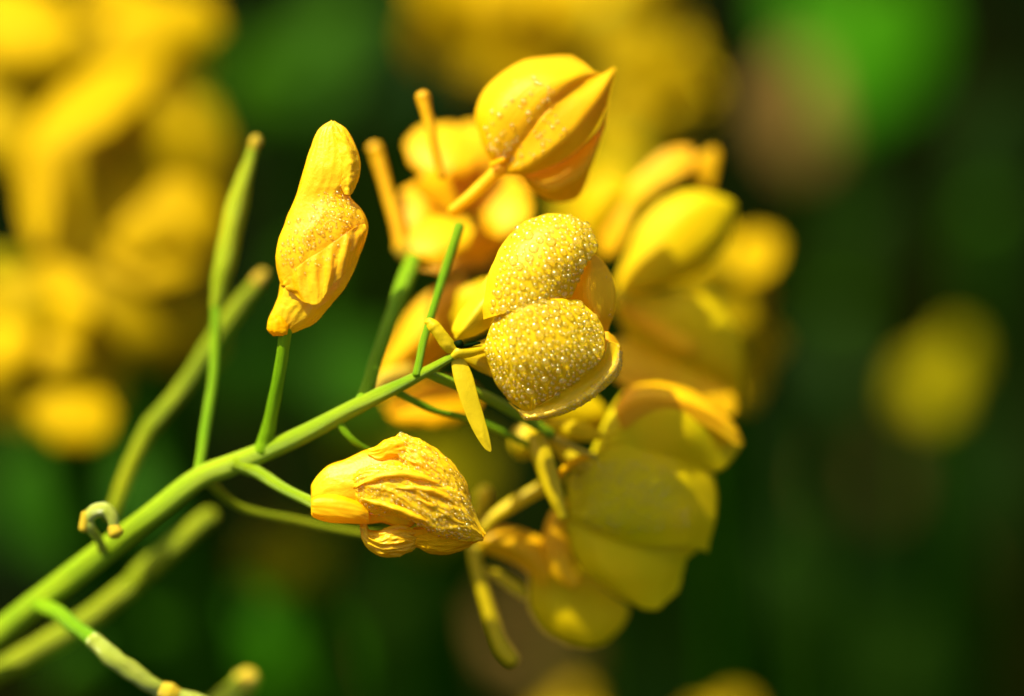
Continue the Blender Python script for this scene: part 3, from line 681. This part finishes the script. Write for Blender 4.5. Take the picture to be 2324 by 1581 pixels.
# ---------------------------------------------------------------- background
def stalk_down(root, top, mat='leaf', r=.18, name='stem'):
    base = root.location; path = [(top.lerp(Vector(base), t) + Vector((math.sin(t * 3.14) * .8, 0, 0)), r * (1 + t)) for t in [k / 12 for k in range(13)]]
    return tube_w(name, path, M[mat], root, 8)
def bg_plant(label, flowers, mat='bgpetal', group='blurred rapeseed plants behind'):
    """flowers: (cx, cy, petal half length, z, [petal angles], mat)"""
    cx = sum(f[0] for f in flowers) / len(flowers); cy = sum(f[1] for f in flowers) / len(flowers); z = min(f[3] for f in flowers)
    c = at(cx, cy, z); root = empty('rapeseed_plant', Vector((c.x, c.y + 1.5, 0)), label, 'flowering plant', group)
    top = c - UP * .1 + FWD * .5
    stalk_down(root, top)
    for (fx, fy, r, fz, mt) in flowers:
        f = tube_w('flower', [(at(fx, fy, fz) + (top - at(fx, fy, fz)) * (1 - t), .05 + .03 * t) for t in (0, .3, .6, .85, 1)], M['pod'], root, 8)
        a0 = random.random() * 1.6
        for k in range(4):
            a = a0 + k * math.pi / 2 + random.uniform(-.25, .25)
            rr = r * random.uniform(.85, 1.1)
            blob_petal(fx + math.cos(a) * rr * .62, fy + math.sin(a) * rr * .62, rr * .62, rr * .78, a - math.pi / 2, fz + random.uniform(-60, 60), mt, f, rr * random.uniform(-.3, .5), nz=8, tilt=(random.uniform(-1, 1), random.uniform(-.5, 1.4)))
    return root
B, O_ = 'bgpetal', 'bgshaded_orange'
def petal_plant(label, spec, zc, group='blurred rapeseed plants behind'):
    """spec: flowers, each a list of petals (cx, cy, rx, ry, rot, dz, material, tilt)"""
    fl_ = [p for f in spec for p in f]
    cx = sum(p[0] for p in fl_) / len(fl_); cy = sum(p[1] for p in fl_) / len(fl_)
    c = at(cx, cy, zc - 250); root = empty('rapeseed_plant', Vector((c.x, c.y + 1.5, 0)), label, 'flowering plant', group)
    stalk_down(root, c)
    for f in spec:
        fx = sum(p[0] for p in f) / len(f); fy = sum(p[1] for p in f) / len(f); e = at(fx, fy, zc - 80)
        fo = tube_w('flower', [(c + (e - c) * t, .05 + .03 * t) for t in (0, .3, .6, .85, 1)], M['pod'], root, 8)
        for (x, y, rx, ry, rot, dz, mt, tl) in f: blob_petal(x, y, rx * 1.25, ry * 1.18, rot, zc + dz, mt, fo, min(rx, ry) * .4, nz=8, tilt=tl)

petal_plant('large blurred mass of yellow flowers at the left edge', [
    [(215, 235, 55, 165, .95, 60, B, (.2, 1.3)), (325, 400, 130, 150, .2, -40, O_, (.5, -.5)), (430, 330, 75, 150, -.25, -80, 'olive', (-.8, .2)), (170, 420, 80, 140, .2, -60, O_, (.6, .1))],
    [(330, 690, 130, 120, .2, 0, O_, (-.3, .3)), (420, 530, 60, 80, .3, 30, B, (-.2, .6)), (245, 620, 80, 110, .2, -20, B, (.5, .2)), (400, 770, 80, 60, .1, -60, O_, (0, 0))],
    [(80, 440, 30, 110, -.1, 20, B, (.7, .6)), (290, 530, 110, 70, -.3, -90, 'olive', (.2, -.6)), (300, 470, 165, 260, .1, -130, O_, (-.2, .5)), (230, 700, 150, 110, 0, -130, B, (0, .5)), (335, 470, 80, 100, .4, 40, B, (.2, .7)), (235, 520, 60, 90, -.2, 0, O_, (.4, .5)), (440, 440, 50, 110, -.2, 30, B, (-.4, .7)), (330, 590, 90, 50, .2, 60, B, (0, .9))]], -1300)
petal_plant('blurred yellow flower head cut by the top left corner', [
    [(30, 60, 120, 80, .3, 0, B, (.2, .7)), (60, 190, 120, 90, -.5, -50, O_, (.2, -.2)), (20, 290, 70, 90, 0, -30, O_, (0, .5)), (70, 170, 120, 170, .1, -200, O_, (0, .3))],
    [(370, 70, 110, 70, -.2, 0, B, (-.3, .6)), (250, 110, 80, 70, .4, -60, O_, (.2, .2)), (400, 120, 70, 50, .6, -60, O_, (0, -.6)), (270, 10, 80, 50, 0, -40, B, (0, .3))]], -1400)
petal_plant('blurred yellow flowers low on the left edge', [
    [(150, 930, 90, 70, .5, 0, B, (0, .5)), (60, 850, 90, 90, 0, -40, O_, (.3, .1)), (210, 860, 70, 60, .8, -60, O_, (-.4, .2)), (110, 780, 70, 60, .2, -20, B, (.1, .7))],
    [(40, 700, 70, 80, .2, -20, O_, (.2, .3)), (10, 780, 50, 60, 0, 20, B, (.3, .6))],
    [(150, 680, 50, 80, -.3, 0, B, (.5, .4)), (20, 620, 60, 40, .5, -60, 'shade', (0, 0)), (100, 800, 130, 170, .1, -180, O_, (0, .2))]], -1150)
bg_plant('far blurred yellow flowers along the top centre', [(1040, 20, 120, -2100, B), (1190, 40, 130, -2200, B), (1370, 10, 120, -2100, B), (1120, 110, 80, -2200, O_), (1450, 80, 90, -2100, O_)])
bg_plant('blurred yellow flower behind the half closed one', [(1480, 220, 100, -2000, O_), (1540, 180, 60, -2000, 'olive'), (1430, 340, 90, -2000, O_), (1360, 470, 90, -1600, 'olive')])
bg_plant('blurred yellow flower behind the right hand petals', [(1650, 610, 92, -1200, B), (1660, 790, 92, -1300, B), (1600, 700, 90, -1100, O_)])
petal_plant('lone small blurred yellow flower at the right', [[(2132, 900, 36, 54, .35, 0, 'shade', (.2, .5)), (2165, 815, 38, 56, .2, -40, 'shade', (-.2, .3)), (2085, 870, 36, 60, .5, -80, 'shade', (.4, 0))]], -2800)
bg_plant('blurred flower rising at the bottom edge right of centre', [(1640, 1665, 60, -2000, O_)])
bg_plant('blurred flower touching the bottom edge at the centre', [(1285, 1650, 70, -2000, O_)])
bg_plant('dull olive yellow flower blurred below the crumpled flower', [(620, 1265, 60, -2300, 'shade'), (700, 1265, 50, -2300, 'shade')])
bg_plant('dull olive flower blurred between the stem and the crumpled flower', [(1010, 1110, 80, -3200, 'shade'), (880, 1000, 60, -3300, 'shade')])

def leaf_plant(label, leaves, mat='leaf', group='blurred leafy plants behind'):
    cx = sum(l[0] for l in leaves) / len(leaves); cy = sum(l[1] for l in leaves) / len(leaves); z = min(l[5] for l in leaves)
    c = at(cx, cy, z); root = empty('leafy_plant', Vector((c.x, c.y + 1, 0)), label, 'leafy plant', group)
    stalk_down(root, c + FWD * .6)
    for (x, y, rx, ry, rot, z_) in leaves: blob_petal(x, y, rx, ry, rot, z_, mat, root, rx * .25, 'leaf', None, 6, None, 12, (random.uniform(-.5, .5), random.uniform(-.2, 1)))
leaf_plant('bright green leaf blurred at the top right', [(1990, 120, 130, 190, .4, -3900), (1850, 40, 90, 120, -.5, -4000)], 'leafb')
leaf_plant('green leaf blurred above the upright pod', [(565, 190, 70, 100, .3, -3400), (760, 60, 60, 120, .8, -3900)])
leaf_plant('green leaves blurred at the left below the yellow mass', [(80, 1120, 120, 130, .3, -3200), (330, 1000, 70, 60, 1.2, -3400)])
leaf_plant('bright green leaf blurred at the bottom left of centre', [(660, 1500, 130, 120, .2, -3400), (480, 1430, 110, 70, -.4, -3400)], 'leafb')
leaf_plant('olive green leaf blurred under the pods at the lower left', [(250, 1490, 160, 70, -.4, -2400)])
leaf_plant('dark green leaf blurred right of the lower flower', [(1690, 1130, 70, 160, .1, -3400), (1800, 1350, 90, 150, -.6, -3900)], 'leafm')
leaf_plant('dim green leaf blurred at the lower right corner', [(2080, 1490, 90, 150, .5, -3900), (2250, 1100, 80, 180, .2, -3900)], 'leafm')
leaf_plant('dim green leaves blurred between the pod and the wilted flower', [(700, 180, 120, 70, .2, -4100), (820, 860, 120, 90, .6, -3200), (560, 850, 60, 110, 0, -3500)])
leaf_plant('dark green leaves blurred above the left wilted flower', [(880, 250, 60, 110, .6, -2600), (960, 130, 50, 90, -.4, -3000)], 'leafm')
leaf_plant('dim green leaves blurred between the two pods and the left edge', [(330, 1120, 60, 110, .9, -2600), (150, 1230, 60, 80, -.3, -2900)], 'leaf')
leaf_plant('dim narrow leaves blurred along the right edge', [(2240, 330, 50, 150, .3, -3300), (2280, 620, 50, 120, -.4, -3500)], 'leafm')
leaf_plant('dim leaf blurred left of the lone yellow flower', [(1960, 560, 60, 130, .5, -3600), (1900, 820, 50, 100, -.3, -3800)], 'leafm')
leaf_plant('green leaf blurred under the crumpled flower', [(900, 1390, 70, 90, .9, -3000)], 'leafm')
# things lying on the ground: dry leaves and stones
def lying(name, x, y, rx, ry, rot, z, mat, label, cat):
    # find the ground along the pixel's ray
    o = blob_petal(x, y, rx, ry, rot, z, mat, None, rx * .3, name, None, 14, None, 14)
    o['label'] = label; o['category'] = cat; return o
lying('dry_leaf', 1850, 235, 95, 130, .3, -5200, 'dry', 'blurred tan dry leaf at the top right, below the bright green leaf', 'dry leaf')
lying('dry_leaf', 1090, 1490, 190, 110, 0, -5200, 'dry', 'blurred tan dry leaf at the bottom centre', 'dry leaf')
lying('dry_leaf', 1955, 1090, 80, 90, .3, -5200, 'stone', 'dim brown dry leaf left of the one near the right edge', 'dry leaf')
lying('dry_leaf', 2200, 1245, 60, 120, -.5, -5200, 'stone', 'dim brown dry leaf near the right edge, low down', 'dry leaf')
# ground cover: low leaves over the soil, shade put into their dark green
vs, fs = [], []
random.seed(11)
for k in range(2600):
    x = random.uniform(-40, 40); y = random.uniform(0, 110); L = random.uniform(1.2, 3); a = random.random() * 6.28; lean = random.uniform(.3, 1.1)
    b = Vector((x, y, 0)); dr = Vector((math.cos(a), math.sin(a), 0)); sd2 = Vector((-math.sin(a), math.cos(a), 0)); h = random.uniform(.5, 3)
    n0 = len(vs)
    for j in range(5):
        t = j / 4; c = b + dr * (L * t * lean) + Vector((0, 0, h * t * (1.6 - t)))
        ww = L * .28 * math.sin(math.pi * (.08 + .9 * t))
        vs += [c - sd2 * ww, c + Vector((0, 0, -.08)), c + sd2 * ww]
    for j in range(4):
        a0 = n0 + j * 3
        fs += [(a0, a0 + 1, a0 + 4, a0 + 3), (a0 + 1, a0 + 2, a0 + 5, a0 + 4)]
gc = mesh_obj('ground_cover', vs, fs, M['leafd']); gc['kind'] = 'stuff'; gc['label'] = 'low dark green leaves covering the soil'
